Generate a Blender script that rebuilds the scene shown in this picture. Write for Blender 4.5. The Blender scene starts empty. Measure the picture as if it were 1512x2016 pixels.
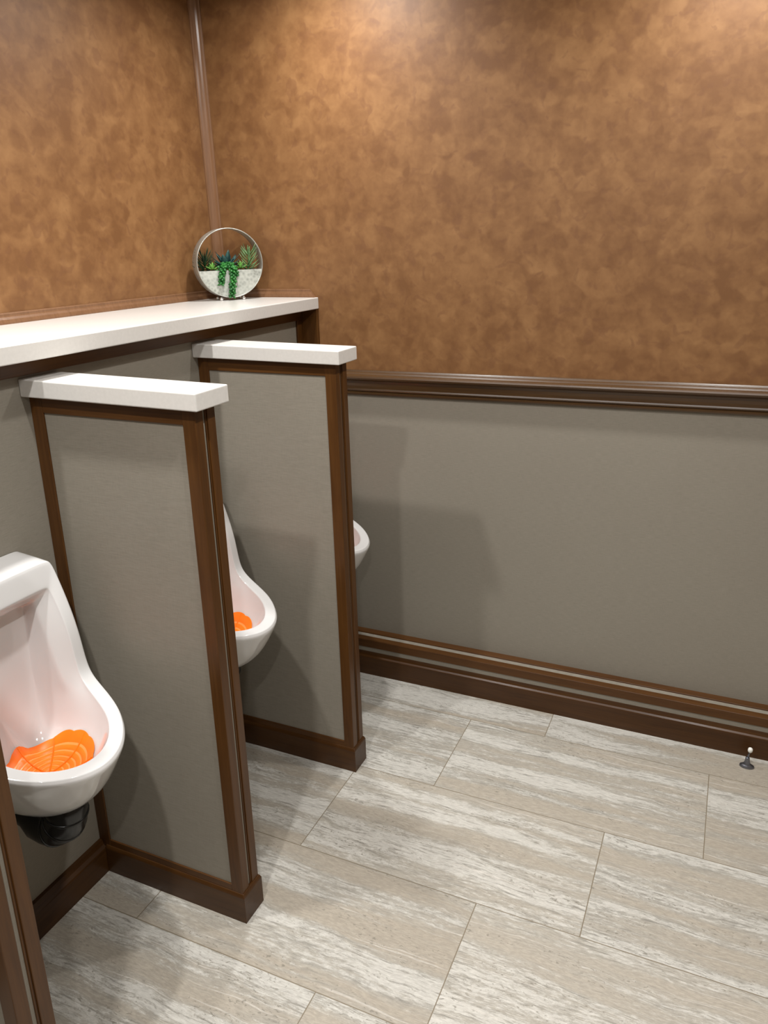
import bpy, bmesh, math, random
from mathutils import Vector, Matrix
from mathutils.bvhtree import BVHTree

random.seed(7)
scn = bpy.context.scene
COL = scn.collection
PI = math.pi

# ------------------------------------------------------------------ dimensions (metres)
S = 0.5967            # spacing of the partitions along the urinal wall
YW = 1.20             # back wall plane
XL = -0.335           # upper left wall plane at ledge height
ZL = 1.4145           # top of the long ledge
CEIL = 2.50
XR, YR = 2.75, -2.7   # right wall, wall behind the camera
YC = -0.2400          # centre of the nearest urinal bay

# ------------------------------------------------------------------ node helpers
def new_mat(name):
    m = bpy.data.materials.new(name); m.use_nodes = True
    nt = m.node_tree
    b = nt.nodes['Principled BSDF']
    return m, nt, b

def N(nt, t, **kw):
    n = nt.nodes.new(t)
    for k, v in kw.items():
        if hasattr(n, k): setattr(n, k, v)
        else: n.inputs[k].default_value = v
    return n

def L(nt, a, b): nt.links.new(a, b)

def MATH(nt, op, a, b=None, c=None):
    n = nt.nodes.new('ShaderNodeMath'); n.operation = op
    for i, v in enumerate((a, b, c)):
        if v is None: continue
        if isinstance(v, (int, float)): n.inputs[i].default_value = v
        else: nt.links.new(v, n.inputs[i])
    return n.outputs[0]

def MIX(nt, fac, a, b, mode='MIX'):
    n = nt.nodes.new('ShaderNodeMix'); n.data_type = 'RGBA'; n.blend_type = mode
    for s, v in ((n.inputs[0], fac), (n.inputs[6], a), (n.inputs[7], b)):
        if isinstance(v, (int, float)): s.default_value = v
        elif isinstance(v, (tuple, list)): s.default_value = (*v[:3], 1)
        else: nt.links.new(v, s)
    return n.outputs[2]

def RAMP(nt, fac, stops):
    n = nt.nodes.new('ShaderNodeValToRGB'); e = n.color_ramp.elements
    while len(e) < len(stops): e.new(0.5)
    for el, (p, c) in zip(e, stops):
        el.position = p
        el.color = (*c, 1) if isinstance(c, (tuple, list)) else (c, c, c, 1)
    nt.links.new(fac, n.inputs[0])
    return n.outputs[0]

def OBJ(nt, scale=(1, 1, 1)):
    tc = nt.nodes.new('ShaderNodeTexCoord'); mp = nt.nodes.new('ShaderNodeMapping')
    mp.inputs['Scale'].default_value = scale
    nt.links.new(tc.outputs['Object'], mp.inputs[0])
    return mp.outputs[0]

def NOISE(nt, vec, scale, detail=3, rough=0.5, dist=0.0):
    n = nt.nodes.new('ShaderNodeTexNoise')
    n.inputs['Scale'].default_value = scale; n.inputs['Detail'].default_value = detail
    n.inputs['Roughness'].default_value = rough; n.inputs['Distortion'].default_value = dist
    nt.links.new(vec, n.inputs['Vector'])
    return n.outputs[0]

def BUMP(nt, b, h, strength, dist=0.001):
    n = nt.nodes.new('ShaderNodeBump'); n.inputs['Strength'].default_value = strength
    n.inputs['Distance'].default_value = dist
    nt.links.new(h, n.inputs['Height']); nt.links.new(n.outputs[0], b.inputs['Normal'])

def plain(name, col, rough=0.5, metal=0.0, coat=0.0, var=0.06, vs=30):
    m, nt, b = new_mat(name)
    n = NOISE(nt, OBJ(nt), vs, 3)
    c = RAMP(nt, n, [(0.3, tuple(x*(1-var) for x in col)), (0.7, tuple(min(1, x*(1+var)) for x in col))])
    L(nt, c, b.inputs['Base Color'])
    b.inputs['Roughness'].default_value = rough; b.inputs['Metallic'].default_value = metal
    b.inputs['Coat Weight'].default_value = coat; b.inputs['Coat Roughness'].default_value = 0.08
    return m

# ------------------------------------------------------------------ materials
def mat_suede():
    m, nt, b = new_mat('brown_suede_wallpaper')
    v = OBJ(nt)
    warp = nt.nodes.new('ShaderNodeTexNoise'); warp.inputs['Scale'].default_value = 7; warp.inputs['Detail'].default_value = 4
    L(nt, v, warp.inputs['Vector'])
    sub = nt.nodes.new('ShaderNodeVectorMath'); sub.operation = 'MULTIPLY_ADD'
    L(nt, warp.outputs['Color'], sub.inputs[0]); sub.inputs[1].default_value = (0.085, 0.085, 0.085); L(nt, v, sub.inputs[2])
    w = sub.outputs[0]
    vo = nt.nodes.new('ShaderNodeTexVoronoi'); vo.feature = 'SMOOTH_F1'; vo.inputs['Scale'].default_value = 19
    vo.inputs['Smoothness'].default_value = 0.35; L(nt, w, vo.inputs['Vector'])
    cell = nt.nodes.new('ShaderNodeSeparateColor'); L(nt, vo.outputs['Color'], cell.inputs[0])
    vo2 = nt.nodes.new('ShaderNodeTexVoronoi'); vo2.feature = 'SMOOTH_F1'; vo2.inputs['Scale'].default_value = 38
    vo2.inputs['Smoothness'].default_value = 0.5; L(nt, w, vo2.inputs['Vector'])
    cell2 = nt.nodes.new('ShaderNodeSeparateColor'); L(nt, vo2.outputs['Color'], cell2.inputs[0])
    big = NOISE(nt, v, 4.5, 4, 0.6, 0.5)
    fine = NOISE(nt, v, 48, 3, 0.6, 0.2)
    blot = NOISE(nt, v, 15, 3, 0.55, 0.15)
    smud = NOISE(nt, v, 26, 2, 0.5, 0.6)
    s = MATH(nt, 'MULTIPLY', cell.outputs[0], 0.13)
    s = MATH(nt, 'MULTIPLY_ADD', cell2.outputs[1], 0.09, s)
    s = MATH(nt, 'MULTIPLY_ADD', big, 0.30, s)
    s = MATH(nt, 'MULTIPLY_ADD', fine, 0.16, s)
    s = MATH(nt, 'MULTIPLY_ADD', blot, 0.40, s)
    c = RAMP(nt, s, [(0.42, (0.148, 0.066, 0.023)), (0.55, (0.192, 0.092, 0.034)), (0.67, (0.232, 0.117, 0.045)), (0.84, (0.272, 0.144, 0.058))])
    dk = RAMP(nt, smud, [(0.58, 0.0), (0.66, 1.0)])
    c = MIX(nt, MATH(nt, 'MULTIPLY', dk, 0.40), c, (0.135, 0.058, 0.024))
    # fine dust grain
    g = NOISE(nt, v, 900, 1)
    c = MIX(nt, 0.10, c, RAMP(nt, g, [(0.35, 0.35), (0.65, 0.65)]), 'OVERLAY')
    L(nt, c, b.inputs['Base Color'])
    b.inputs['Roughness'].default_value = 0.52; b.inputs['Specular IOR Level'].default_value = 0.35
    BUMP(nt, b, fine, 0.10, 0.002)
    return m

def mat_linen():
    m, nt, b = new_mat('grey_linen_wallpaper')
    h = NOISE(nt, OBJ(nt, (40, 40, 900)), 1.0, 2, 0.6)
    k = NOISE(nt, OBJ(nt, (800, 800, 50)), 1.0, 2, 0.6)
    big = NOISE(nt, OBJ(nt), 3.0, 2)
    s = MATH(nt, 'MULTIPLY_ADD', h, 0.7, MATH(nt, 'MULTIPLY', k, 0.3))
    c = RAMP(nt, s, [(0.30, (0.208, 0.188, 0.153)), (0.70, (0.268, 0.245, 0.203))])
    c = MIX(nt, 0.12, c, RAMP(nt, big, [(0.35, (0.45, 0.42, 0.40)), (0.65, (0.56, 0.56, 0.54))]), 'OVERLAY')
    L(nt, c, b.inputs['Base Color'])
    b.inputs['Roughness'].default_value = 0.50; b.inputs['Specular IOR Level'].default_value = 0.3
    BUMP(nt, b, s, 0.15, 0.0006)
    return m

def mat_wood(ax, k=1.0, tag_='', coat=0.08, tint=(1, 1, 1)):
    m, nt, b = new_mat('dark_cherry_wood_' + tag_ + 'xyz'[ax])
    sc = [46, 46, 46]; sc[ax] = 3.0
    g = NOISE(nt, OBJ(nt, tuple(sc)), 1.0, 5, 0.65, 0.6)
    sc2 = [260, 260, 260]; sc2[ax] = 9
    f = NOISE(nt, OBJ(nt, tuple(sc2)), 1.0, 2, 0.5)
    s = MATH(nt, 'MULTIPLY_ADD', f, 0.35, MATH(nt, 'MULTIPLY', g, 0.75))
    cc = [tuple(q*k*t for q, t in zip(col, tint)) for col in ((0.050, 0.0185, 0.0036), (0.076, 0.0295, 0.0062), (0.102, 0.0420, 0.0098))]
    c = RAMP(nt, s, [(0.32, cc[0]), (0.56, cc[1]), (0.82, cc[2])])
    L(nt, c, b.inputs['Base Color'])
    b.inputs['Roughness'].default_value = 0.38; b.inputs['Specular IOR Level'].default_value = 0.28
    b.inputs['Coat Weight'].default_value = coat; b.inputs['Coat Roughness'].default_value = 0.22
    return m

def mat_floor():
    m, nt, b = new_mat('travertine_plank_tiles')
    W, LT = 0.36, 0.7653
    tc = nt.nodes.new('ShaderNodeTexCoord'); sp = nt.nodes.new('ShaderNodeSeparateXYZ'); L(nt, tc.outputs['Object'], sp.inputs[0])
    x, y = sp.outputs[0], sp.outputs[1]
    ry = MATH(nt, 'DIVIDE', MATH(nt, 'SUBTRACT', 0.99, y), W)
    row = MATH(nt, 'FLOOR', ry)
    fy = MATH(nt, 'SUBTRACT', ry, row)
    xs = MATH(nt, 'ADD', MATH(nt, 'SUBTRACT', x, 0.7083), MATH(nt, 'MULTIPLY', row, 0.2564))
    rx = MATH(nt, 'DIVIDE', xs, LT)
    colm = MATH(nt, 'FLOOR', rx)
    fx = MATH(nt, 'SUBTRACT', rx, colm)
    comb = nt.nodes.new('ShaderNodeCombineXYZ'); L(nt, row, comb.inputs[0]); L(nt, colm, comb.inputs[1])
    wn = nt.nodes.new('ShaderNodeTexWhiteNoise'); wn.noise_dimensions = '3D'; L(nt, comb.outputs[0], wn.inputs[0])
    rc = nt.nodes.new('ShaderNodeSeparateColor'); L(nt, wn.outputs['Color'], rc.inputs[0])
    off = nt.nodes.new('ShaderNodeVectorMath'); off.operation = 'MULTIPLY_ADD'
    L(nt, wn.outputs['Color'], off.inputs[0]); off.inputs[1].default_value = (23, 17, 9); L(nt, tc.outputs['Object'], off.inputs[2])
    def sc(vec, s):
        mp = nt.nodes.new('ShaderNodeMapping'); mp.inputs['Scale'].default_value = s; L(nt, vec, mp.inputs[0]); return mp.outputs[0]
    wv = NOISE(nt, sc(off.outputs[0], (6, 12, 1)), 1.0, 2, 0.5)
    cb = nt.nodes.new('ShaderNodeCombineXYZ'); L(nt, MATH(nt, 'MULTIPLY', MATH(nt, 'SUBTRACT', wv, 0.5), 0.030), cb.inputs[1])
    ad = nt.nodes.new('ShaderNodeVectorMath'); ad.operation = 'ADD'; L(nt, off.outputs[0], ad.inputs[0]); L(nt, cb.outputs[0], ad.inputs[1])
    q = ad.outputs[0]
    band = NOISE(nt, sc(q, (0.9, 13, 1)), 1.0, 3, 0.55)                 # wide soft bands
    streak = NOISE(nt, sc(q, (11, 150, 1)), 1.0, 6, 0.78)                # fine streaks
    blotch = NOISE(nt, sc(q, (34, 105, 1)), 1.0, 6, 0.85)
    line = NOISE(nt, sc(q, (2.2, 170, 1)), 1.0, 3, 0.6)
    s = MATH(nt, 'MULTIPLY_ADD', streak, 0.46, MATH(nt, 'MULTIPLY', blotch, 0.54))
    thr = MATH(nt, 'ADD', s, MATH(nt, 'MULTIPLY', MATH(nt, 'SUBTRACT', band, 0.5), 0.85))
    base = MIX(nt, rc.outputs[0], (0.365, 0.325, 0.265), (0.390, 0.355, 0.298))
    grey = MIX(nt, rc.outputs[1], (0.345, 0.332, 0.295), (0.375, 0.355, 0.310))
    bandm = RAMP(nt, band, [(0.40, 0.0), (0.54, 1.0)])
    c = MIX(nt, bandm, base, grey)
    white = RAMP(nt, thr, [(0.505, 0.0), (0.575, 1.0)])
    c = MIX(nt, MATH(nt, 'MULTIPLY', white, 0.72), c, (0.575, 0.562, 0.520))
    drk = RAMP(nt, streak, [(0.36, 1.0), (0.46, 0.0)])
    c = MIX(nt, MATH(nt, 'MULTIPLY', drk, MATH(nt, 'MULTIPLY_ADD', bandm, 0.58, 0.16)), c, (0.205, 0.195, 0.170))
    ln = RAMP(nt, line, [(0.63, 0.0), (0.67, 1.0)])
    c = MIX(nt, MATH(nt, 'MULTIPLY', ln, 0.50), c, (0.60, 0.57, 0.52))
    fine2 = NOISE(nt, sc(q, (55, 260, 1)), 1.0, 4, 0.75)
    c = MIX(nt, 0.55, c, RAMP(nt, fine2, [(0.36, 0.37), (0.50, 0.48), (0.62, 0.60)]), 'OVERLAY')
    pit = NOISE(nt, sc(q, (85, 200, 1)), 1.0, 2, 0.5, 0.6)
    pm = MATH(nt, 'MULTIPLY', RAMP(nt, pit, [(0.630, 0.0), (0.665, 1.0)]), RAMP(nt, NOISE(nt, sc(q, (3, 22, 1)), 1.0, 2), [(0.48, 0.0), (0.56, 1.0)]))
    c = MIX(nt, MATH(nt, 'MULTIPLY', pm, 0.62), c, (0.17, 0.155, 0.125))
    hv = nt.nodes.new('ShaderNodeHueSaturation'); L(nt, c, hv.inputs['Color'])
    L(nt, MATH(nt, 'MULTIPLY_ADD', rc.outputs[2], 0.10, 0.92), hv.inputs['Value'])
    c = hv.outputs[0]
    # joints
    ey = MATH(nt, 'MULTIPLY', MATH(nt, 'MINIMUM', fy, MATH(nt, 'SUBTRACT', 1.0, fy)), W)
    ex = MATH(nt, 'MULTIPLY', MATH(nt, 'MINIMUM', fx, MATH(nt, 'SUBTRACT', 1.0, fx)), LT)
    e = MATH(nt, 'MINIMUM', ex, ey)
    gm = RAMP(nt, MATH(nt, 'MULTIPLY', e, 100), [(0.08, 1.0), (0.15, 0.0)])
    c = MIX(nt, gm, c, (0.20, 0.165, 0.115))
    L(nt, c, b.inputs['Base Color'])
    b.inputs['Roughness'].default_value = 0.42; b.inputs['Specular IOR Level'].default_value = 0.4
    BUMP(nt, b, MATH(nt, 'SUBTRACT', 1.0, gm), 0.5, 0.001)
    return m

def mat_galv():
    m, nt, b = new_mat('galvanised_steel')
    v = OBJ(nt)
    vo = nt.nodes.new('ShaderNodeTexVoronoi'); vo.inputs['Scale'].default_value = 90; L(nt, v, vo.inputs['Vector'])
    s = MATH(nt, 'MULTIPLY_ADD', vo.outputs['Distance'], 0.5, MATH(nt, 'MULTIPLY', NOISE(nt, v, 28, 5, 0.7, 0.8), 0.8))
    c = RAMP(nt, s, [(0.35, (0.27, 0.285, 0.255)), (0.60, (0.42, 0.44, 0.40)), (0.85, (0.53, 0.55, 0.50))])
    L(nt, c, b.inputs['Base Color']); b.inputs['Metallic'].default_value = 0.25; b.inputs['Roughness'].default_value = 0.42
    return m

def mat_leaf(name, c0, c1, rough=0.45):
    m, nt, b = new_mat(name)
    n = NOISE(nt, OBJ(nt), 60, 3)
    L(nt, RAMP(nt, n, [(0.35, c0), (0.65, c1)]), b.inputs['Base Color'])
    b.inputs['Roughness'].default_value = rough
    b.inputs['Subsurface Weight'].default_value = 0.05; b.inputs['Subsurface Radius'].default_value = (0.002, 0.004, 0.001)
    return m

SUEDE = mat_suede(); LINEN = mat_linen(); FLOOR = mat_floor()
WX, WY, WZ = mat_wood(0), mat_wood(1), mat_wood(2)
WXD, WYD = mat_wood(0, 0.74, 'dark_'), mat_wood(1, 0.72, 'dark_')
WRAIL = mat_wood(0, 0.85, 'rail_', 0.40, (1, 1.22, 1.8))
WRAIL.node_tree.nodes['Principled BSDF'].inputs['Coat Roughness'].default_value = 0.30
CORIAN = plain('white_solid_surface', (0.62, 0.605, 0.575), 0.30, 0, 0.1, 0.03, 120)
PORC = plain('white_porcelain', (0.66, 0.655, 0.65), 0.10, 0, 0.6, 0.01, 5)
RUBBER = plain('black_plastic_pipe', (0.002, 0.0025, 0.003), 0.25, 0, 0.0)
PAINT = plain('taupe_paint', (0.26, 0.21, 0.16), 0.7)
CEILM = plain('ceiling_white', (0.62, 0.60, 0.57), 0.8)
GALV = mat_galv()
CHROME = plain('polished_chrome', (0.8, 0.8, 0.8), 0.12, 1.0)
PEWTER = plain('dark_pewter_metal', (0.20, 0.21, 0.24), 0.30, 0.9)
TIP = plain('white_rubber', (0.80, 0.80, 0.76), 0.5)
SOIL = plain('dark_soil', (0.02, 0.02, 0.012), 0.9)
DRAIN = plain('steel_drain', (0.45, 0.45, 0.45), 0.3, 0.9)
LTRIM = plain('white_light_trim', (0.75, 0.74, 0.72), 0.4)

def mat_orange():
    m, nt, b = new_mat('orange_urinal_screen_plastic')
    n = NOISE(nt, OBJ(nt), 40, 2)
    L(nt, RAMP(nt, n, [(0.3, (0.96, 0.165, 0.0002)), (0.7, (1.0, 0.190, 0.0004))]), b.inputs['Base Color'])
    b.inputs['Roughness'].default_value = 0.45
    b.inputs['Subsurface Weight'].default_value = 0.25; b.inputs['Subsurface Radius'].default_value = (0.01, 0.004, 0.001)
    b.inputs['Subsurface Scale'].default_value = 1.0
    b.inputs['Emission Color'].default_value = (1.0, 0.17, 0.0, 1); b.inputs['Emission Strength'].default_value = 0.10  # slight self-glow added to brighten the orange; the plastic is no lamp
    return m
ORANGE = mat_orange()

# ------------------------------------------------------------------ object helpers
def link(name, me, mat, parent=None, smooth=False):
    o = bpy.data.objects.new(name, me); COL.objects.link(o)
    if mat is not None: me.materials.append(mat)
    if parent is not None: o.parent = parent
    if smooth:
        for p in me.polygons: p.use_smooth = True
    return o

def from_bm(name, bm, mat, parent=None, smooth=False):
    bmesh.ops.recalc_face_normals(bm, faces=bm.faces)
    me = bpy.data.meshes.new(name); bm.to_mesh(me); bm.free()
    return link(name, me, mat, parent, smooth)

def bev(o, w=0.002, seg=2):
    md = o.modifiers.new('bevel', 'BEVEL'); md.width = w; md.segments = seg; md.limit_method = 'ANGLE'; md.angle_limit = 0.6
    return o

def add_box(bm, lo, hi):
    x0, y0, z0 = lo; x1, y1, z1 = hi
    v = [bm.verts.new(p) for p in ((x0, y0, z0), (x1, y0, z0), (x1, y1, z0), (x0, y1, z0), (x0, y0, z1), (x1, y0, z1), (x1, y1, z1), (x0, y1, z1))]
    for f in ((0, 1, 2, 3), (4, 5, 6, 7), (0, 1, 5, 4), (1, 2, 6, 5), (2, 3, 7, 6), (3, 0, 4, 7)):
        bm.faces.new([v[i] for i in f])
    return v

def box(name, lo, hi, mat, parent=None, bw=0.0):
    bm = bmesh.new(); add_box(bm, lo, hi)
    o = from_bm(name, bm, mat, parent)
    if bw: bev(o, bw)
    return o

def prism(name, prof, p0, p1, fn, mat, parent=None, smooth=False, bm=None):
    """prof: list of 2D points; fn(a,b,t)->xyz for section coords a,b and length t"""
    own = bm is None
    if own: bm = bmesh.new()
    A = [bm.verts.new(fn(a, b, p0)) for a, b in prof]; B = [bm.verts.new(fn(a, b, p1)) for a, b in prof]
    n = len(prof)
    for i in range(n): bm.faces.new((A[i], A[(i+1) % n], B[(i+1) % n], B[i]))
    bm.faces.new(A); bm.faces.new(B)
    if own: return from_bm(name, bm, mat, parent, smooth)

def frames(pts):
    out = []; up = None
    for i, p in enumerate(pts):
        t = (pts[min(i+1, len(pts)-1)] - pts[max(i-1, 0)]).normalized()
        if up is None:
            up = Vector((0, 0, 1)) if abs(t.z) < 0.9 else Vector((1, 0, 0))
        s = t.cross(up).normalized(); up = s.cross(t).normalized()
        out.append((p, s, up))
    return out

def add_tube(bm, pts, rad, n=16, cap=True):
    pts = [Vector(p) for p in pts]; rings = []
    for i, (p, s, u) in enumerate(frames(pts)):
        r = rad[i] if isinstance(rad, (list, tuple)) else rad
        rings.append([bm.verts.new(p + (s*math.cos(2*PI*k/n) + u*math.sin(2*PI*k/n))*r) for k in range(n)])
    for a, b in zip(rings, rings[1:]):
        for k in range(n): bm.faces.new((a[k], a[(k+1) % n], b[(k+1) % n], b[k]))
    if cap: bm.faces.new(rings[0]); bm.faces.new(rings[-1])

def add_lathe(bm, prof, M=Matrix.Identity(4), n=32, closed=False):
    rings = []
    for r, z in prof:
        if r < 1e-6: rings.append([bm.verts.new(M @ Vector((0, 0, z)))]*n)
        else: rings.append([bm.verts.new(M @ Vector((r*math.cos(2*PI*k/n), r*math.sin(2*PI*k/n), z))) for k in range(n)])
    prs = list(zip(rings, rings[1:])) + ([(rings[-1], rings[0])] if closed else [])
    for a, b in prs:
        for k in range(n):
            vs = []
            for v in (a[k], a[(k+1) % n], b[(k+1) % n], b[k]):
                if v not in vs: vs.append(v)
            if len(vs) > 2: bm.faces.new(vs)

def empty(name, loc, label=None, cat=None, group=None, rotz=0):
    o = bpy.data.objects.new(name, None); COL.objects.link(o)
    o.empty_display_size = 0.05; o.location = loc; o.rotation_euler = (0, 0, rotz)
    tag(o, label, cat, group); return o

def tag(o, label=None, cat=None, group=None, kind=None):
    if label: o['label'] = label
    if cat: o['category'] = cat
    if group: o['group'] = group
    if kind: o['kind'] = kind
    return o

def struct(o, label=None, cat=None):
    o['kind'] = 'structure'
    if label: o['label'] = label
    if cat: o['category'] = cat
    return o

def copy_tree(o, parent=None):
    c = o.copy(); COL.objects.link(c); c.parent = parent
    for ch in list(o.children): copy_tree(ch, c)
    return c

# ------------------------------------------------------------------ the room shell
struct(box('floor', (XL-0.3, YR, -0.05), (XR, YW+0.2, 0.0), FLOOR), 'floor of long stone tiles with cream and beige streaks', 'floor')
struct(box('ceiling', (XL-0.3, YR, CEIL), (XR, YW+0.2, CEIL+0.05), CEILM), 'white ceiling above the washroom', 'ceiling')
# upper left wall, very slightly out of plumb
def lean(z): return XL - 0.0152*(z - ZL)
bm = bmesh.new()
vs = [(lean(1.30), YR, 1.30), (lean(1.30), YW, 1.30), (lean(CEIL), YW, CEIL), (lean(CEIL), YR, CEIL)]
f = [bm.verts.new(p) for p in vs]; k = [bm.verts.new((-0.62, p[1], p[2])) for p in vs]
bm.faces.new(f); bm.faces.new(k)
for i in range(4): bm.faces.new((f[i], f[(i+1) % 4], k[(i+1) % 4], k[i]))
struct(from_bm('wall_left', bm, SUEDE), 'brown mottled wallpaper wall above the long white ledge', 'wall')
struct(box('wall_left_lower', (-0.62, YR, 0.0), (0.0, YW, ZL-0.041), LINEN), 'grey linen wallpapered half wall behind the urinals', 'wall')
struct(box('wall_back', (-0.62, YW, 1.10), (XR, YW+0.15, CEIL), SUEDE), 'brown mottled wallpaper wall above the chair rail', 'wall')
struct(box('wall_back_lower', (0.0, YW, 0.0), (XR, YW+0.15, 1.10), LINEN), 'grey linen wallpaper wall below the chair rail', 'wall')
struct(box('wall_right', (XR, YR, 0.0), (XR+0.1, YW+0.15, CEIL), PAINT), 'plain taupe wall on the right', 'wall')
struct(box('wall_front', (-0.62, YR-0.1, 0.0), (XR+0.1, YR, CEIL), PAINT), 'plain taupe wall behind the viewer', 'wall')
# low step along the foot of the back wall: grey papered, trimmed in wood
struct(box('wall_back_step', (0.0, 1.133, 0.0), (XR, YW, 0.1405), LINEN), 'narrow grey papered step along the foot of the back wall', 'wall')
bm = bmesh.new()
prism('', [(1.1223, 0), (1.1223, 0.0725), (1.1230, 0.0745), (1.1290, 0.0780), (1.1310, 0.0850), (1.1315, 0.0925), (1.1330, 0.0930), (1.1330, 0)], 0.0, XR, lambda a, b, t: (t, a, b), None, bm=bm)
struct(from_bm('baseboard_back', bm, WXD), 'dark wooden baseboard at the foot of the back wall', 'baseboard')
bm = bmesh.new()
prism('', [(1.1295, 0.1125), (1.1295, 0.1415), (1.1305, 0.1430), (1.1565, 0.1430), (1.1565, 0.1405), (1.1330, 0.1405), (1.1330, 0.1125)], 0.0, XR, lambda a, b, t: (t, a, b), None, bm=bm)
struct(from_bm('trim_1', bm, WX), 'wooden edge strip along the nosing of the low grey step', 'trim')
bm = bmesh.new()
prism('', [(1.1790, 0.1405), (1.1790, 0.1438), (1.1800, 0.1452), (1.1850, 0.1462), (YW, 0.1500), (YW, 0.1405)], 0.0, XR, lambda a, b, t: (t, a, b), None, bm=bm)
struct(from_bm('trim_2', bm, mat_wood(0, 0.9, 'strip_', 0.0)), 'thin wooden strip where the grey back wall meets the step', 'trim')

# chair rail (fractionally out of level, as fitted in the room)
prof = [(0, 0), (0.011, 0.0), (0.0135, 0.004), (0.0135, 0.009), (0.010, 0.0115), (0.0150, 0.014), (0.0170, 0.018), (0.0150, 0.0225), (0.0125, 0.024),
        (0.0130, 0.032), (0.0155, 0.042), (0.0200, 0.050), (0.0265, 0.0545), (0.0330, 0.0580), (0.0350, 0.0635), (0.0330, 0.0685), (0.0270, 0.0715),
        (0.0200, 0.0735), (0.0180, 0.0760), (0.0150, 0.0785), (0.0100, 0.0805), (0.0085, 0.0835), (0.0060, 0.0865), (0, 0.0870)]
bm = bmesh.new()
prism('', prof, 0.07, XR, lambda a, b, t: (t, YW - a, 1.0775 + b + 0.0063*(t - 0.19)), None, bm=bm)
struct(from_bm('trim_3', bm, WRAIL), 'moulded dark wooden chair rail across the back wall', 'trim')

# half round moulding in the corner between the two brown walls
bm = bmesh.new()
pr = [(0.0, 0.0), (0.030, 0.0), (0.030, 0.004), (0.026, 0.007), (0.023, 0.014), (0.018, 0.019), (0.012, 0.023), (0.006, 0.026), (0.004, 0.030), (0, 0.030)]
prism('', pr, ZL, CEIL, lambda a, b, t: (lean(t) + a, YW - b, t), None, bm=bm)
WC = mat_wood(2); WC.name = 'warm_wood_moulding'; WC.node_tree.nodes['Principled BSDF'].inputs['Coat Weight'].default_value = 0.5
for n_ in WC.node_tree.nodes:
    if n_.type == 'VALTORGB':
        for e_, c_ in zip(n_.color_ramp.elements, ((0.125, 0.060, 0.027, 1), (0.17, 0.084, 0.040, 1), (0.21, 0.108, 0.054, 1))): e_.color = c_
struct(from_bm('trim_4', bm, WC), 'vertical wooden moulding in the corner of the brown walls', 'trim')
# beads where the ledge meets the walls
pq = [(0.0, 0.0), (0.014, 0.0), (0.014, 0.004), (0.0115, 0.012), (0.007, 0.018), (0.006, 0.021), (0.006, 0.026), (0.003, 0.029), (0, 0.029)]
bm = bmesh.new(); prism('', pq, YR, YW-0.03, lambda a, b, t: (XL + a, t, ZL + b), None, bm=bm)
struct(from_bm('trim_5', bm, WC), 'small wooden bead between the ledge and the left wall', 'trim')
bm = bmesh.new()
A = [bm.verts.new((XL + 0.03, YW - a, ZL + b)) for a, b in pq]; B = [bm.verts.new((0.066 - b*0.75, YW - a, ZL + b)) for a, b in pq]
for i in range(len(pq)): bm.faces.new((A[i], A[(i+1) % len(pq)], B[(i+1) % len(pq)], B[i]))
bm.faces.new(A); bm.faces.new(B)
struct(from_bm('trim_6', bm, WC), 'small wooden bead between the ledge end and the back wall', 'trim')
# wood under the ledge and at the corner of the urinal wall
struct(box('trim_7', (0.0, YR, 1.3360), (0.010, YW-0.012, ZL-0.0400), WY, None, 0.0015), 'dark wooden strip directly under the long white ledge', 'trim')
struct(box('trim_8', (0.0, YW-0.040, 0.16), (0.009, YW-0.012, 1.3355), WZ, None, 0.0015), 'vertical wooden strip closing the grey urinal wall at the corner', 'trim')
struct(box('trim_9', (0.0, YW-0.012, 0.16), (0.073, YW, ZL-0.0400), WZ, None, 0.0015), 'wooden post below the far end of the ledge on the back wall', 'trim')
bm = bmesh.new()
prism('', [(0.0, 0), (0.0215, 0), (0.0215, 0.0700), (0.0200, 0.0740), (0.0120, 0.0800), (0.0090, 0.0920), (0.0, 0.0940)], YR, 1.122, lambda a, b, t: (a, t, b), None, bm=bm)
struct(from_bm('baseboard_left', bm, WYD), 'dark wooden baseboard under the urinals', 'baseboard')

# ------------------------------------------------------------------ the ledge
lg = empty('ledge', (0.0, 0.0, ZL-0.0395), 'long white stone ledge running under the brown wall over the urinals', 'ledge')
box('ledge_slab', (XL, YR, 0.0), (0.0755, YW, 0.0395), CORIAN, lg, 0.0025)

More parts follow.
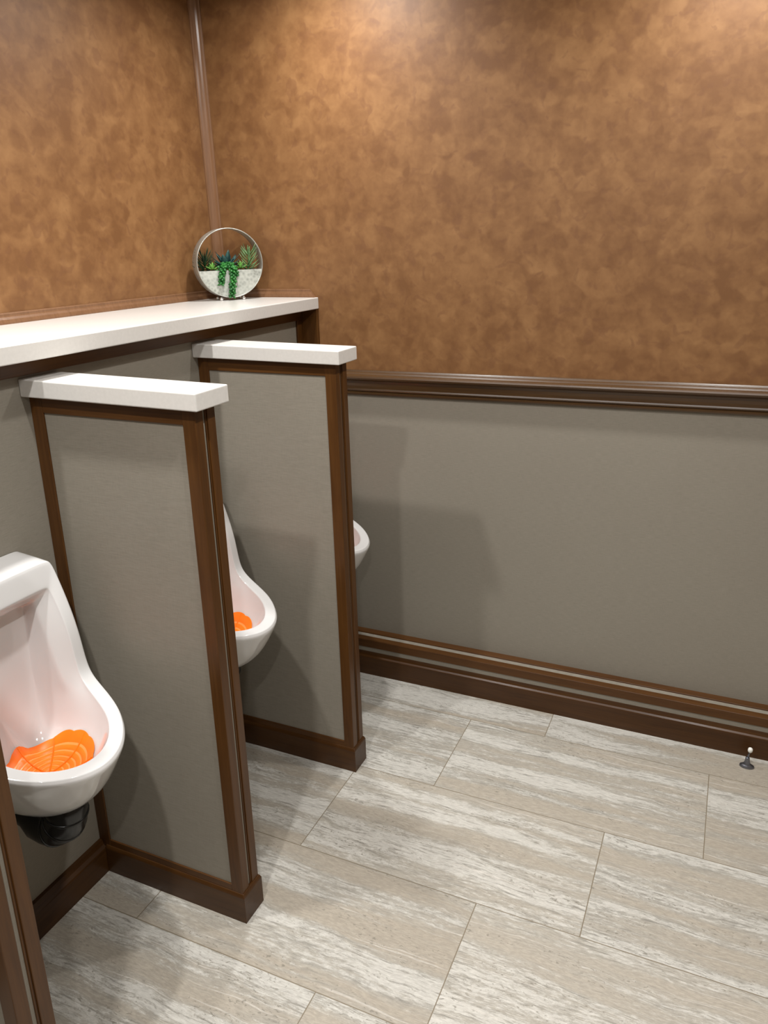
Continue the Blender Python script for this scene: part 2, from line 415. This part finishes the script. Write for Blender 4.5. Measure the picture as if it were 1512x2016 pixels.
# ------------------------------------------------------------------ partitions (local origin: wall, near face of base, floor)
def make_partition():
    t = empty('urinal_partition', (0, 0, 0))
    box('panel', (0.0, 0.0095, 0.0), (0.4485, 0.0665, 1.2860), LINEN, t)
    TP = 1.2865
    for s in (0, 1):                     # s=0 near face, s=1 far face
        Y = (lambda a: a) if s == 0 else (lambda a: 0.076 - a)
        def bx(name, x0, x1, a0, a1, z0, z1, m):
            ya, yb = sorted((Y(a0), Y(a1)))
            return box(name, (x0, ya, z0), (x1, yb, z1), m, t, 0.0014)
        bx('top_rail', 0.036, 0.4220, 0.0052, 0.0100, 1.2510, TP, WX)
        bx('wall_stile', 0.0005, 0.036, 0.0052, 0.0100, 0.0790, TP, WZ)
        bx('bottom_rail', 0.036, 0.4220, 0.0052, 0.0100, 0.0790, 0.1010, WX)
        # L shaped corner trim: one leg on the face, the other on the end of the panel
        bm = bmesh.new()
        inner = [(0.4540, 0.0300), (0.4530, 0.0312), (0.4485, 0.0312)] if s == 0 else \
                [(0.4540, 0.0285), (0.4532, 0.0298), (0.4498, 0.0302), (0.4495, 0.0312), (0.4515, 0.0322), (0.4520, 0.0338), (0.4510, 0.0350), (0.4485, 0.0352)]
        pr = [(0.4220, 0.0050), (0.4530, 0.0050), (0.4540, 0.0060)] + inner + [(0.4485, 0.0098), (0.4220, 0.0098), (0.4210, 0.0080)]
        prism('', pr, 0.0795, TP, lambda a, b, tt: (a, Y(b), tt), None, bm=bm)
        bev(from_bm('corner_trim', bm, WZ, t), 0.0007 if s == 0 else 0.0003)
    # base block with a softly sloped shoulder
    bm = bmesh.new()
    lv = [(0.0, 0.0), (0.0, 0.0740), (0.0014, 0.0782), (0.0040, 0.0830)]
    rings = []
    for ins, z in lv:
        rings.append([bm.verts.new(p) for p in ((0.022, ins, z), (0.4600-ins, ins, z), (0.4600-ins, 0.076-ins, z), (0.022, 0.076-ins, z))])
    for a, b in zip(rings, rings[1:]):
        for i in range(4): bm.faces.new((a[i], a[(i+1) % 4], b[(i+1) % 4], b[i]))
    bm.faces.new(rings[0]); bm.faces.new(rings[-1])
    bev(from_bm('base_board', bm, WXD, t), 0.001)
    # white cap, a hair lower at its free end
    bm = bmesh.new(); v = add_box(bm, (0.0, -0.0162, 1.2860), (0.4774, 0.0922, 1.3250))
    for q in v: q.co.z += 0.0045 - 0.0065*q.co.x/0.4774 if q.co.z > 1.30 else (0.0038 - 0.0042*q.co.x/0.4774)
    bev(from_bm('cap', bm, CORIAN, t), 0.003, 3)
    return t
p = make_partition()
GP = 'fabric covered partitions between the urinals'
lab = {0: 'grey panelled partition with white cap, nearer of the two fully seen, right of the nearest urinal',
       1: 'grey panelled partition with white cap standing closest to the back wall',
       -1: 'partition cut off at the lower left edge, only its wooden end shows'}
for i in (0, 1, -1):
    o = p if i == 0 else copy_tree(p)
    o.location = (0, i*S, 0)
    tag(o, lab[i], 'partition', GP)

# ------------------------------------------------------------------ urinal
def urinal_body():
    A = [(0, .0015, .957), (.150, .0015, .957), (.174, .0015, .953), (.180, .0015, .940), (.184, .0015, .80), (.186, .0015, .72), (.184, .0015, .66), (.166, .0015, .60), (.134, .0015, .54), (.094, .0015, .488), (.050, .0015, .442), (0, .0015, .424)]
    M1 = [(0, .045, .953), (.150, .045, .953), (.174, .045, .949), (.180, .045, .936), (.184, .055, .80), (.186, .065, .72), (.185, .075, .656), (.169, .100, .592), (.138, .130, .528), (.098, .155, .476), (.053, .170, .438), (0, .176, .425)]
    M2 = [(0, .078, .9485), (.150, .078, .9485), (.1735, .080, .9445), (.1800, .083, .932), (.1838, .110, .804), (.1860, .118, .71), (.1860, .128, .660), (.176, .160, .612), (.150, .212, .572), (.109, .255, .529), (.058, .282, .494), (0, .291, .482)]
    M3 = [(0, .086, .9470), (.151, .086, .9470), (.1745, .088, .9430), (.1810, .091, .930), (.1843, .130, .804), (.1865, .138, .708), (.1870, .149, .663), (.178, .192, .628), (.149, .253, .602), (.104, .295, .578), (.055, .324, .558), (0, .334, .551)]
    R0 = [(0, .0885, .945), (.151, .0885, .945), (.1740, .0905, .940), (.1800, .0940, .926), (.1833, .1355, .802), (.1857, .1430, .708), (.1862, .1545, .667), (.1775, .202, .638), (.1485, .266, .618), (.104, .314, .605), (.056, .343, .597), (0, .354, .593)]
    R1 = [(0, .0910, .939), (.150, .0910, .939), (.1700, .0930, .934), (.1765, .0965, .920), (.1790, .1385, .800), (.1815, .1460, .708), (.1820, .1575, .670), (.1740, .202, .6440), (.145, .265, .627), (.100, .311, .6145), (.053, .339, .6075), (0, .350, .604)]
    I0 = [(0, .1010, .893), (.134, .1010, .893), (.1470, .1020, .890), (.1520, .1040, .880), (.1530, .1380, .794), (.1520, .1460, .708), (.1490, .1590, .671), (.1400, .199, .6450), (.117, .252, .6290), (.082, .289, .6180), (.043, .310, .6115), (0, .318, .609)]
    I1 = [(0, .0990, .887), (.130, .0990, .887), (.1435, .0990, .885), (.1490, .1000, .874), (.1500, .1340, .790), (.1490, .1420, .706), (.1460, .1550, .663), (.1370, .195, .634), (.114, .247, .617), (.079, .283, .604), (.042, .304, .597), (0, .311, .594)]
    J1 = [(0, .076, .866), (.112, .076, .866), (.1195, .079, .862), (.121, .082, .850), (.122, .100, .775), (.123, .118, .700), (.1245, .133, .650), (.123, .170, .600), (.106, .220, .580), (.076, .256, .568), (.041, .278, .561), (0, .285, .558)]
    J2 = [(0, .050, .855), (.107, .050, .855), (.113, .050, .850), (.115, .050, .838), (.112, .050, .760), (.108, .050, .690), (.106, .060, .620), (.106, .100, .565), (.095, .155, .544), (.069, .200, .534), (.038, .228, .529), (0, .236, .527)]
    J3 = [(0, .047, .830), (.092, .047, .830), (.097, .047, .824), (.099, .047, .810), (.099, .047, .740), (.098, .048, .660), (.094, .056, .595), (.086, .082, .545), (.069, .120, .527), (.050, .155, .520), (.025, .180, .517), (0, .186, .516)]
    J4 = [(0, .047, .76), (.040, .047, .76), (.044, .047, .755), (.046, .047, .745), (.048, .047, .700), (.048, .047, .640), (.045, .053, .575), (.040, .070, .543), (.031, .086, .530), (.021, .098, .524), (.010, .104, .522), (0, .106, .521)]
    loops = [A, M1, M2, M3, R0, R1, I0, I1, J1, J2, J3, J4]
    bm = bmesh.new(); rings = []
    for lp in loops:
        full = [(x, h*.885, z) for h, x, z in lp] + [(x, -h*.885, z) for h, x, z in lp[-2:0:-1]]
        rings.append([bm.verts.new(q) for q in full])
    n = len(rings[0])
    for a, b in zip(rings, rings[1:]):
        for i in range(n): bm.faces.new((a[i], a[(i+1) % n], b[(i+1) % n], b[i]))
    c = bm.verts.new((.047, 0, .63))
    for i in range(n): bm.faces.new((rings[-1][i], rings[-1][(i+1) % n], c))
    # keep the fold lines of the flushing recess fairly crisp
    cl = bm.edges.layers.float.new('crease_edge')
    for ri, top, low in ((4, .45, .35), (5, .35, .55), (6, .45, .45), (8, .92, .0), (9, .92, .0)):
        rg = rings[ri]
        for i in range(n):
            a_, b_ = rg[i], rg[(i+1) % n]
            e = bm.edges.get((a_, b_))
            hi = min(a_.co.z, b_.co.z) > (0.655 if ri < 8 else 0.62)
            if e: e[cl] = top if hi else low
    return bm

def make_urinal():
    t = empty('urinal', (0, 0, 0))
    body = from_bm('bowl', urinal_body(), PORC, t, True)
    md = body.modifiers.new('subsurf', 'SUBSURF'); md.levels = 3; md.render_levels = 3
    bm = bmesh.new()
    # black trap from the outlet back to the wall
    pts = []; 
    for a in range(0, 91, 10):
        r = math.radians(a); pts.append((.152 + .054*math.cos(r), 0, .452 - .056*math.sin(r)))
    pts = [(.206, 0, .475)] + pts + [(.120, 0, .396), (.090, 0, .400), (.055, 0, .405), (.0, 0, .408)]
    rad = [.044]*4 + [.046]*7 + [.043, .032, .030, .030][:len(pts)-11]
    rad = rad + [.030]*(len(pts)-len(rad))
    add_tube(bm, pts, rad, 28)
    # moulded seams on the bend
    for q in (2, 5, 8):
        P0, P1 = Vector(pts[q]), Vector(pts[q+1]); d = (P1-P0).normalized()
        add_tube(bm, [P0 - d*.003, P0 - d*.002, P0 + d*.002, P0 + d*.003], [rad[q]*.99, rad[q]+.0022, rad[q]+.0022, rad[q]*.99], 28, False)
    tr = from_bm('drain_trap', bm, RUBBER, t, True)
    tr['label'] = 'black plastic drain trap'
    return t, body
u, ubody = make_urinal()
# orange screen draped on the bowl floor, worked out from the finished bowl surface
bpy.context.view_layer.update()
dg = bpy.context.evaluated_depsgraph_get()
ev = ubody.evaluated_get(dg); mev = ev.to_mesh()
bvh = BVHTree.FromPolygons([v.co.copy() for v in mev.vertices], [tuple(pp.vertices) for pp in mev.polygons])
ev.to_mesh_clear()
def drop(x, y, off):
    best = None
    hit = bvh.ray_cast(Vector((x, y, .60)), Vector((0, 0, -1)))
    if hit[0] is None: return Vector((x, y, .49 + off))
    return hit[0] + Vector((0, 0, off)) + hit[1]*0.0*off
def make_screen():
    bm = bmesh.new()
    cx = .172
    def R(a):                      # outline radius of the fan
        c, s = math.cos(a), math.sin(a)
        rx = .096 if c > 0 else .085
        ry = .090
        e = 2.1 if c > 0 else 2.7
        return 1.0/((abs(c)/rx)**e + (abs(s)/ry)**e)**(1/e)
    def P(r, a, h, sc=0.0):
        rr = R(a)*r*(1 + sc)
        return drop(cx + rr*math.cos(a), rr*math.sin(a), h)
    K = 240
    bands = [(0.02, .14), (.19, .28), (.32, .41), (.45, .54), (.58, .67), (.71, .80), (.845, 1.0)]
    def strip(r0, r1, a0, a1, h, seg, scal=False):
        rows = []
        for rr, hh in ((r0, h*.25), (r0, h), (r1, h), (r1, h*.25)):
            row = []
            for k in range(seg+1):
                a = a0 + (a1-a0)*k/seg
                sc = 0.0
                if scal and rr == r1:
                    sc = 0.030*abs(math.sin(a*5.5))**.5 - 0.012
                row.append(bm.verts.new(P(rr, a, .0022 + hh, sc)))
            rows.append(row)
        for A_, B_ in zip(rows, rows[1:]):
            for k in range(seg): bm.faces.new((A_[k], A_[k+1], B_[k+1], B_[k]))
    for i, (r0, r1) in enumerate(bands):
        strip(r0, r1, 0, 2*PI, .0034, K, i == len(bands)-1)
    for k in range(7):             # radial ribs
        a = PI + (k-3)*2*PI/7
        w = .075
        for j in range(12):
            q0, q1 = .06 + .92*j/12, .06 + .92*(j+1)/12
            v = [bm.verts.new(P(q, a + s_*w/(2.2*max(q, .12))*.35, .0082)) for q, s_ in ((q0, -1), (q0, 1), (q1, 1), (q1, -1))]
            bm.faces.new(v)
            for (m0, m1) in ((0, 3), (1, 2)):
                lo0 = bm.verts.new(v[m0].co - Vector((0, 0, .006))); lo1 = bm.verts.new(v[m1].co - Vector((0, 0, .006)))
                bm.faces.new((v[m0], v[m1], lo1, lo0))
    # thin web of the mat under the ribs
    rows = []
    for r in (0.0, .2, .4, .6, .8, .97):
        rows.append([bm.verts.new(P(r, 2*PI*k/72, .0040)) for k in range(72)])
    return bm, rows
bm, rows = make_screen()
web = []
for A_, B_ in zip(rows, rows[1:]):
    for k in range(72):
        web.append(bm.faces.new((A_[k], A_[(k+1) % 72], B_[(k+1) % 72], B_[k])))
for fc in web: fc.material_index = 1
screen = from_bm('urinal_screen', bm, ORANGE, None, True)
WEB = plain('pale_orange_mesh', (1.0, 0.30, 0.07), 0.35)
screen.data.materials.append(WEB)
md = screen.modifiers.new('wn', 'WEIGHTED_NORMAL')
GU = 'white wall hung urinals'; GS = 'orange screens in the urinals'
ul = ['white porcelain urinal nearest the viewer, left of the nearer full partition, with orange screen',
      'white porcelain urinal half hidden between the two full partitions',
      'white porcelain urinal furthest away, only its bowl rim showing past the far partition']
sl = ['orange plastic screen in the nearest urinal at the left edge',
      'orange plastic screen in the middle urinal behind the nearer partition',
      'orange plastic screen in the furthest urinal beside the back wall']
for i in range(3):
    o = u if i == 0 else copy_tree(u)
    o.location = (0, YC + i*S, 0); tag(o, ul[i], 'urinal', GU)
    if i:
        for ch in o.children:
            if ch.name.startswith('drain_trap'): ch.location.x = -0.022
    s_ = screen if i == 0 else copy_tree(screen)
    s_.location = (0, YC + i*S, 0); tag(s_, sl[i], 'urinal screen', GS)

# ------------------------------------------------------------------ round planter in the corner of the ledge
PN = Vector((0.80, -0.60, 0)).normalized()      # facing out of the corner
PA = Vector((-PN.y, PN.x, 0))                     # its right hand side
PR, PD = 0.1165, 0.056
PLZ = ZL + 0.0060 + PR + 0.0015
pl = empty('round_planter', (-0.2035, 1.0730, ZL), 'round silver metal planter with green succulents on the ledge corner', 'planter', rotz=math.atan2(PN.x, -PN.y))
# local frame: +x right, -y towards the viewer, z up, origin at the foot under the centre
CZ = PR + 0.0085
bm = bmesh.new()
MX = Matrix.Translation((0, 0, CZ)) @ Matrix.Rotation(PI/2, 4, 'X')   # lathe axis -> -y
add_lathe(bm, [(PR, -PD/2), (PR, PD/2), (PR-.0016, PD/2+.0006), (PR-.0030, PD/2), (PR-.0024, -PD/2), (PR-.001, -PD/2-.0005)], MX, 96, True)
RINGM = plain('brushed_steel_ring', (0.44, 0.45, 0.41), 0.30, 0.55, 0, 0.12, 40)
rg = from_bm('ring', bm, RINGM, pl, True); bev(rg, .0004)
def half_plate(y, th, name):
    bm = bmesh.new(); top = -0.0235; r = PR - .0028
    a0 = math.asin(-top/r); pts = []
    for k in range(49):
        a = PI + a0 + (PI - 2*a0)*k/48
        pts.append((r*math.cos(a), CZ + r*math.sin(a)))
    prism('', pts, y, y+th, lambda a, b, t: (a, t, b), None, bm=bm)
    return from_bm(name, bm, GALV, pl)
half_plate(-PD/2+.001, .0015, 'front_plate')
half_plate(PD/2-.0025, .0015, 'back_plate')
bm = bmesh.new(); r = PR-.005; top = -.031; a0 = math.asin(-top/r)
prism('', [(r*math.cos(PI + a0 + (PI-2*a0)*k/40), CZ + r*math.sin(PI + a0 + (PI-2*a0)*k/40)) for k in range(41)], -PD/2+.003, PD/2-.003, lambda a, b, t: (a, t, b), None, bm=bm)
from_bm('soil', bm, SOIL, pl)
for sx in (-1, 1):
    for sy in (-1, 1):
        bm = bmesh.new()
        bmesh.ops.create_uvsphere(bm, u_segments=20, v_segments=12, radius=.0062, matrix=Matrix.Translation((sx*.0400, sy*.022 , .0062)))
        ft = from_bm('foot', bm, CHROME, pl, True)
# leaves
def add_leaf(bm, base, d, length, width, thick=.25, curl=0.0, seg=7):
    d = Vector(d).normalized(); side = d.cross(Vector((0, 0, 1)))
    if side.length < .15: side = Vector((1, 0, 0))
    side.normalize(); nrm = side.cross(d).normalized()
    prev = None; P = Vector(base)
    for i in range(seg+1):
        t = i/seg
        w = width*.5*(math.sin(PI*min(1, t*0.92+.08))**.75)*(1 - .15*t) if i < seg else 0.0003
        dd = (d + nrm*curl*t).normalized()
        if i: P = P + dd*(length/seg)
        nn = side.cross(dd).normalized()
        th = max(w*thick, .0003)
        ring = [bm.verts.new(q) for q in (P + side*w, P + nn*th, P - side*w, P - nn*th*1.2)]
        if prev:
            for k in range(4): bm.faces.new((prev[k], prev[(k+1) % 4], ring[(k+1) % 4], ring[k]))
        else: bm.faces.new(ring)
        prev = ring
    bm.faces.new(prev)
def add_bead(bm, c, d, ln, r):
    d = Vector(d).normalized(); q = Vector((0, 0, 1)).rotation_difference(d).to_matrix().to_4x4()
    M = Matrix.Translation(c) @ q
    add_lathe(bm, [(0, 0), (r*.6, ln*.12), (r, ln*.38), (r*.85, ln*.65), (r*.4, ln*.9), (0, ln)], M, 8)
DG = mat_leaf('bright_green_leaf', (0.004, 0.075, 0.010), (0.024, 0.19, 0.026))
BG = mat_leaf('blue_green_leaf', (0.010, 0.045, 0.045), (0.035, 0.11, 0.10))
SG = mat_leaf('sage_green_leaf', (0.07, 0.17, 0.060), (0.22, 0.36, 0.16))
LG = mat_leaf('light_green_leaf', (0.10, 0.30, 0.045), (0.20, 0.44, 0.09))
KG = mat_leaf('deep_green_leaf', (0.002, 0.016, 0.004), (0.010, 0.045, 0.010))
T0 = CZ - .0245      # top of the plate
# trailing plant
bm = bmesh.new()
def strand(pts, step=.0056, r=.0052, ln=.0155):
    pts = [Vector(q) for q in pts]
    tot = sum((b-a).length for a, b in zip(pts, pts[1:])); s = 0; i = 0; cum = 0; ang = 0
    while s < tot:
        c = 0
        for a, b in zip(pts, pts[1:]):
            l_ = (b-a).length
            if c + l_ >= s:
                P = a.lerp(b, (s-c)/l_); T = (b-a).normalized(); break
            c += l_
        sd = T.cross(Vector((0, 1, 0)));
        if sd.length < .1: sd = Vector((1, 0, 0))
        sd.normalize(); w = sd.cross(T).normalized()
        for k in range(3):
            ang += 2.4
            d = T*.55 + (sd*math.cos(ang) + w*math.sin(ang))*1.0
            rr = r*(1 if s < tot*.75 else 1 - .45*(s/tot-.75)*4)
            add_bead(bm, P + d.normalized()*.001, d, ln*random.uniform(.8, 1.1), rr)
        s += step
strand([(-.006, -.010, T0+.020), (-.018, -.026, T0+.012), (-.026, -.034, T0-.012), (-.030, -.033, T0-.046)])
strand([(.002, -.010, T0+.022), (.010, -.028, T0+.014), (.014, -.036, T0-.015), (.007, -.038, T0-.052), (.002, -.037, T0-.088)])
strand([(.000, -.006, T0+.014), (.018, -.020, T0+.015), (.022, -.030, T0+.002), (.024, -.032, T0-.018)])
strand([(-.004, -.006, T0+.016), (-.020, -.018, T0+.016), (-.032, -.026, T0+.002)])
for k in range(34):
    a = random.uniform(0, 2*PI); e = random.uniform(.1, 1.2)
    add_bead(bm, (random.uniform(-.014, .016), random.uniform(-.022, -.006), T0 + random.uniform(.004, .020)), (math.cos(a), math.sin(a)-.3, e), .0145, .0050)
for v_ in bm.verts: v_.co.x -= .009
tr = from_bm('trailing_succulent', bm, DG, pl, True); tr['label'] = 'bright green beaded succulent trailing over the front plate'
# agave
bm = bmesh.new()
for k in range(15):
    a = 2*PI*k/15 + .2; e = .35 + .5*(k % 3)
    add_leaf(bm, (-.006, .004, T0+.008), (math.cos(a), .55*math.sin(a), e*.85), .058 + .008*(k % 2), .025, .15, .10)
for k in range(7):
    a = PI*k/6
    add_leaf(bm, (-.004, .002, T0+.006), (math.cos(a)*1.1, -.25, .25 + .6*math.sin(a)), .052, .022, .15, .15)
ag = from_bm('agave_plant', bm, BG, pl, True); ag['label'] = 'blue green rosette of broad pointed leaves'
# spiky plant, right
bm = bmesh.new()
for tier in range(6):
    zb = T0 - .002 + tier*.0095
    for k in range(5):
        a = 2*PI*k/5 + tier*1.15 + random.uniform(-.15, .15)
        fwd = Vector((math.cos(a), .75*math.sin(a) - .22, .42 + .12*tier))
        ll = .050 + random.uniform(-.005, .005)
        tipx = .072 + .0012*tier + fwd.normalized().x*ll
        if tipx > .098 and fwd.y > -.35: fwd.y = -.75     # outer leaves lean out past the rim
        add_leaf(bm, (.068 + .0012*tier, -.006, zb), fwd, ll, .0088, .35, .30)
add_tube(bm, [(.068, -.004, T0-.01), (.077, -.004, T0+.055)], .003, 8)
sp = from_bm('spiky_succulent', bm, SG, pl, True); sp['label'] = 'sage green spiky succulent at the right of the planter'
# dark spiky plant, left, at the back
bm = bmesh.new()
for tier in range(6):
    for k in range(6):
        a = 2*PI*k/6 + tier*.8
        add_leaf(bm, (-.080, .006, T0-.004+tier*.007), (math.cos(a), .5*math.sin(a), .4 + .15*tier), .052, .0062, .5, .2)
dk = from_bm('spiky_succulent', bm, KG, pl, True); dk['label'] = 'dark green spiky succulent at the left of the planter'
for sx, zz in ((-.058, .003), (.040, .004)):
    bm = bmesh.new()
    for k in range(7):
        a = 2*PI*k/7; add_leaf(bm, (sx, -.010, T0+zz), (math.cos(a), .6*math.sin(a)-.1, .35), .028, .0120, .4, .25, 5)
    for k in range(6):
        a = 2*PI*k/6+.3; add_leaf(bm, (sx, -.010, T0+zz+.002), (math.cos(a)*.55, .4*math.sin(a), 1), .026, .0110, .4, .1, 5)
    from_bm('rosette_succulent', bm, LG, pl, True)

# ------------------------------------------------------------------ door stop
ds = empty('door_stop', (1.579, 1.0700, 0.0), 'small metal floor door stop with white rubber tip by the back baseboard', 'door stop')
bm = bmesh.new()
rings = []
for z, rx, ry in ((0, .0205, .0125), (.003, .0215, .0130), (.0065, .0205, .0125), (.009, .0150, .0100), (.014, .0095, .0080), (.022, .0075, .0065), (.030, .0062, .0056), (.0335, .0058, .0052), (.0345, .0045, .004)):
    rings.append([bm.verts.new((rx*math.cos(2*PI*k/28), ry*math.sin(2*PI*k/28), z)) for k in range(28)])
for a, b in zip(rings, rings[1:]):
    for k in range(28): bm.faces.new((a[k], a[(k+1) % 28], b[(k+1) % 28], b[k]))
bm.faces.new(rings[0]); bm.faces.new(rings[-1])
from_bm('base', bm, PEWTER, ds, True)
bm = bmesh.new(); add_tube(bm, [(0, 0, .033), (.0022, 0, .044), (.0045, 0, .056)], [.0035, .0024, .0022], 12)
from_bm('stem', bm, PEWTER, ds, True)
bm = bmesh.new(); add_lathe(bm, [(0, 0), (.0045, .0006), (.0068, .004), (.0072, .009), (.0062, .0135), (.003, .0160), (0, .0165)], Matrix.Translation((.004, 0, .0535)) @ Matrix.Rotation(.12, 4, 'Y'), 20)
tp = from_bm('rubber_tip', bm, TIP, ds, True); tp['label'] = 'white rubber tip'

# ------------------------------------------------------------------ ceiling lights
LIGHTS = [(0.25, 0.84, 1.0, 'wide'), (1.40, 0.84, 1.0, 'wide'), (0.12, -0.24, 1.0, 'wide'), (1.40, -0.24, 1.0, 'wide'), (0.72, -1.00, 1.0, 'wide'), (1.55, -1.55, 1.0, 'wide')]
POW = [13, 12.5, 18, 15.5, 22, 14]
def make_light():
    t = empty('ceiling_light', (0, 0, 0))
    bm = bmesh.new(); add_lathe(bm, [(.052, 0), (.075, 0), (.078, -.003), (.074, -.007), (.056, -.008), (.052, -.004)], n=40, closed=True)
    from_bm('trim_ring', bm, LTRIM, t, True)
    return t
cl = make_light()
where = ['above the back left corner', 'near the back wall on the right', 'above the nearest urinal', 'above the middle of the floor', 'behind the viewer on the left', 'behind the viewer on the right']
for i, (x, y, f_, _) in enumerate(LIGHTS):
    o = cl if i == 0 else copy_tree(cl)
    o.location = (x, y, CEIL)
    tag(o, 'round white recessed downlight ' + where[i], 'ceiling light', 'recessed downlights')
    ld = bpy.data.lights.new('downlight', 'AREA'); ld.shape = 'DISK'; ld.size = 0.075; ld.energy = POW[i]
    ld.color = (1.0, 0.98, 0.952); ld.spread = math.radians(160)
    lo = bpy.data.objects.new('downlight_lamp', ld); COL.objects.link(lo); lo.location = (x, y, CEIL - 0.010)

w = bpy.data.worlds.new('world'); scn.world = w; w.use_nodes = True
w.node_tree.nodes['Background'].inputs[0].default_value = (0.5, 0.48, 0.45, 1); w.node_tree.nodes['Background'].inputs[1].default_value = 0.05

# ------------------------------------------------------------------ camera
cd = bpy.data.cameras.new('camera'); cam = bpy.data.objects.new('camera', cd); COL.objects.link(cam)
Cc = Vector((1.4357085, -1.2028304, 1.6011923))
r_ = Vector((0.9163706, 0.3994771, -0.0261336)); u_ = Vector((-0.0863487, 0.2609766, 0.9614755)); f_ = Vector((-0.3909077, 0.8788113, -0.2736456))
M = Matrix((r_, u_, -f_)).transposed().to_4x4(); M.translation = Cc
cam.matrix_world = M
cd.sensor_fit = 'VERTICAL'; cd.sensor_height = 36.0; cd.sensor_width = 27.0
cd.lens = 1508.648*36/2016
cd.shift_x = -28.4765/2016; cd.shift_y = -106.406/2016
cd.clip_start = 0.01
scn.camera = cam
scn.view_settings.view_transform = 'Standard'
scn.view_settings.look = 'None'
scn.view_settings.exposure = 0.0
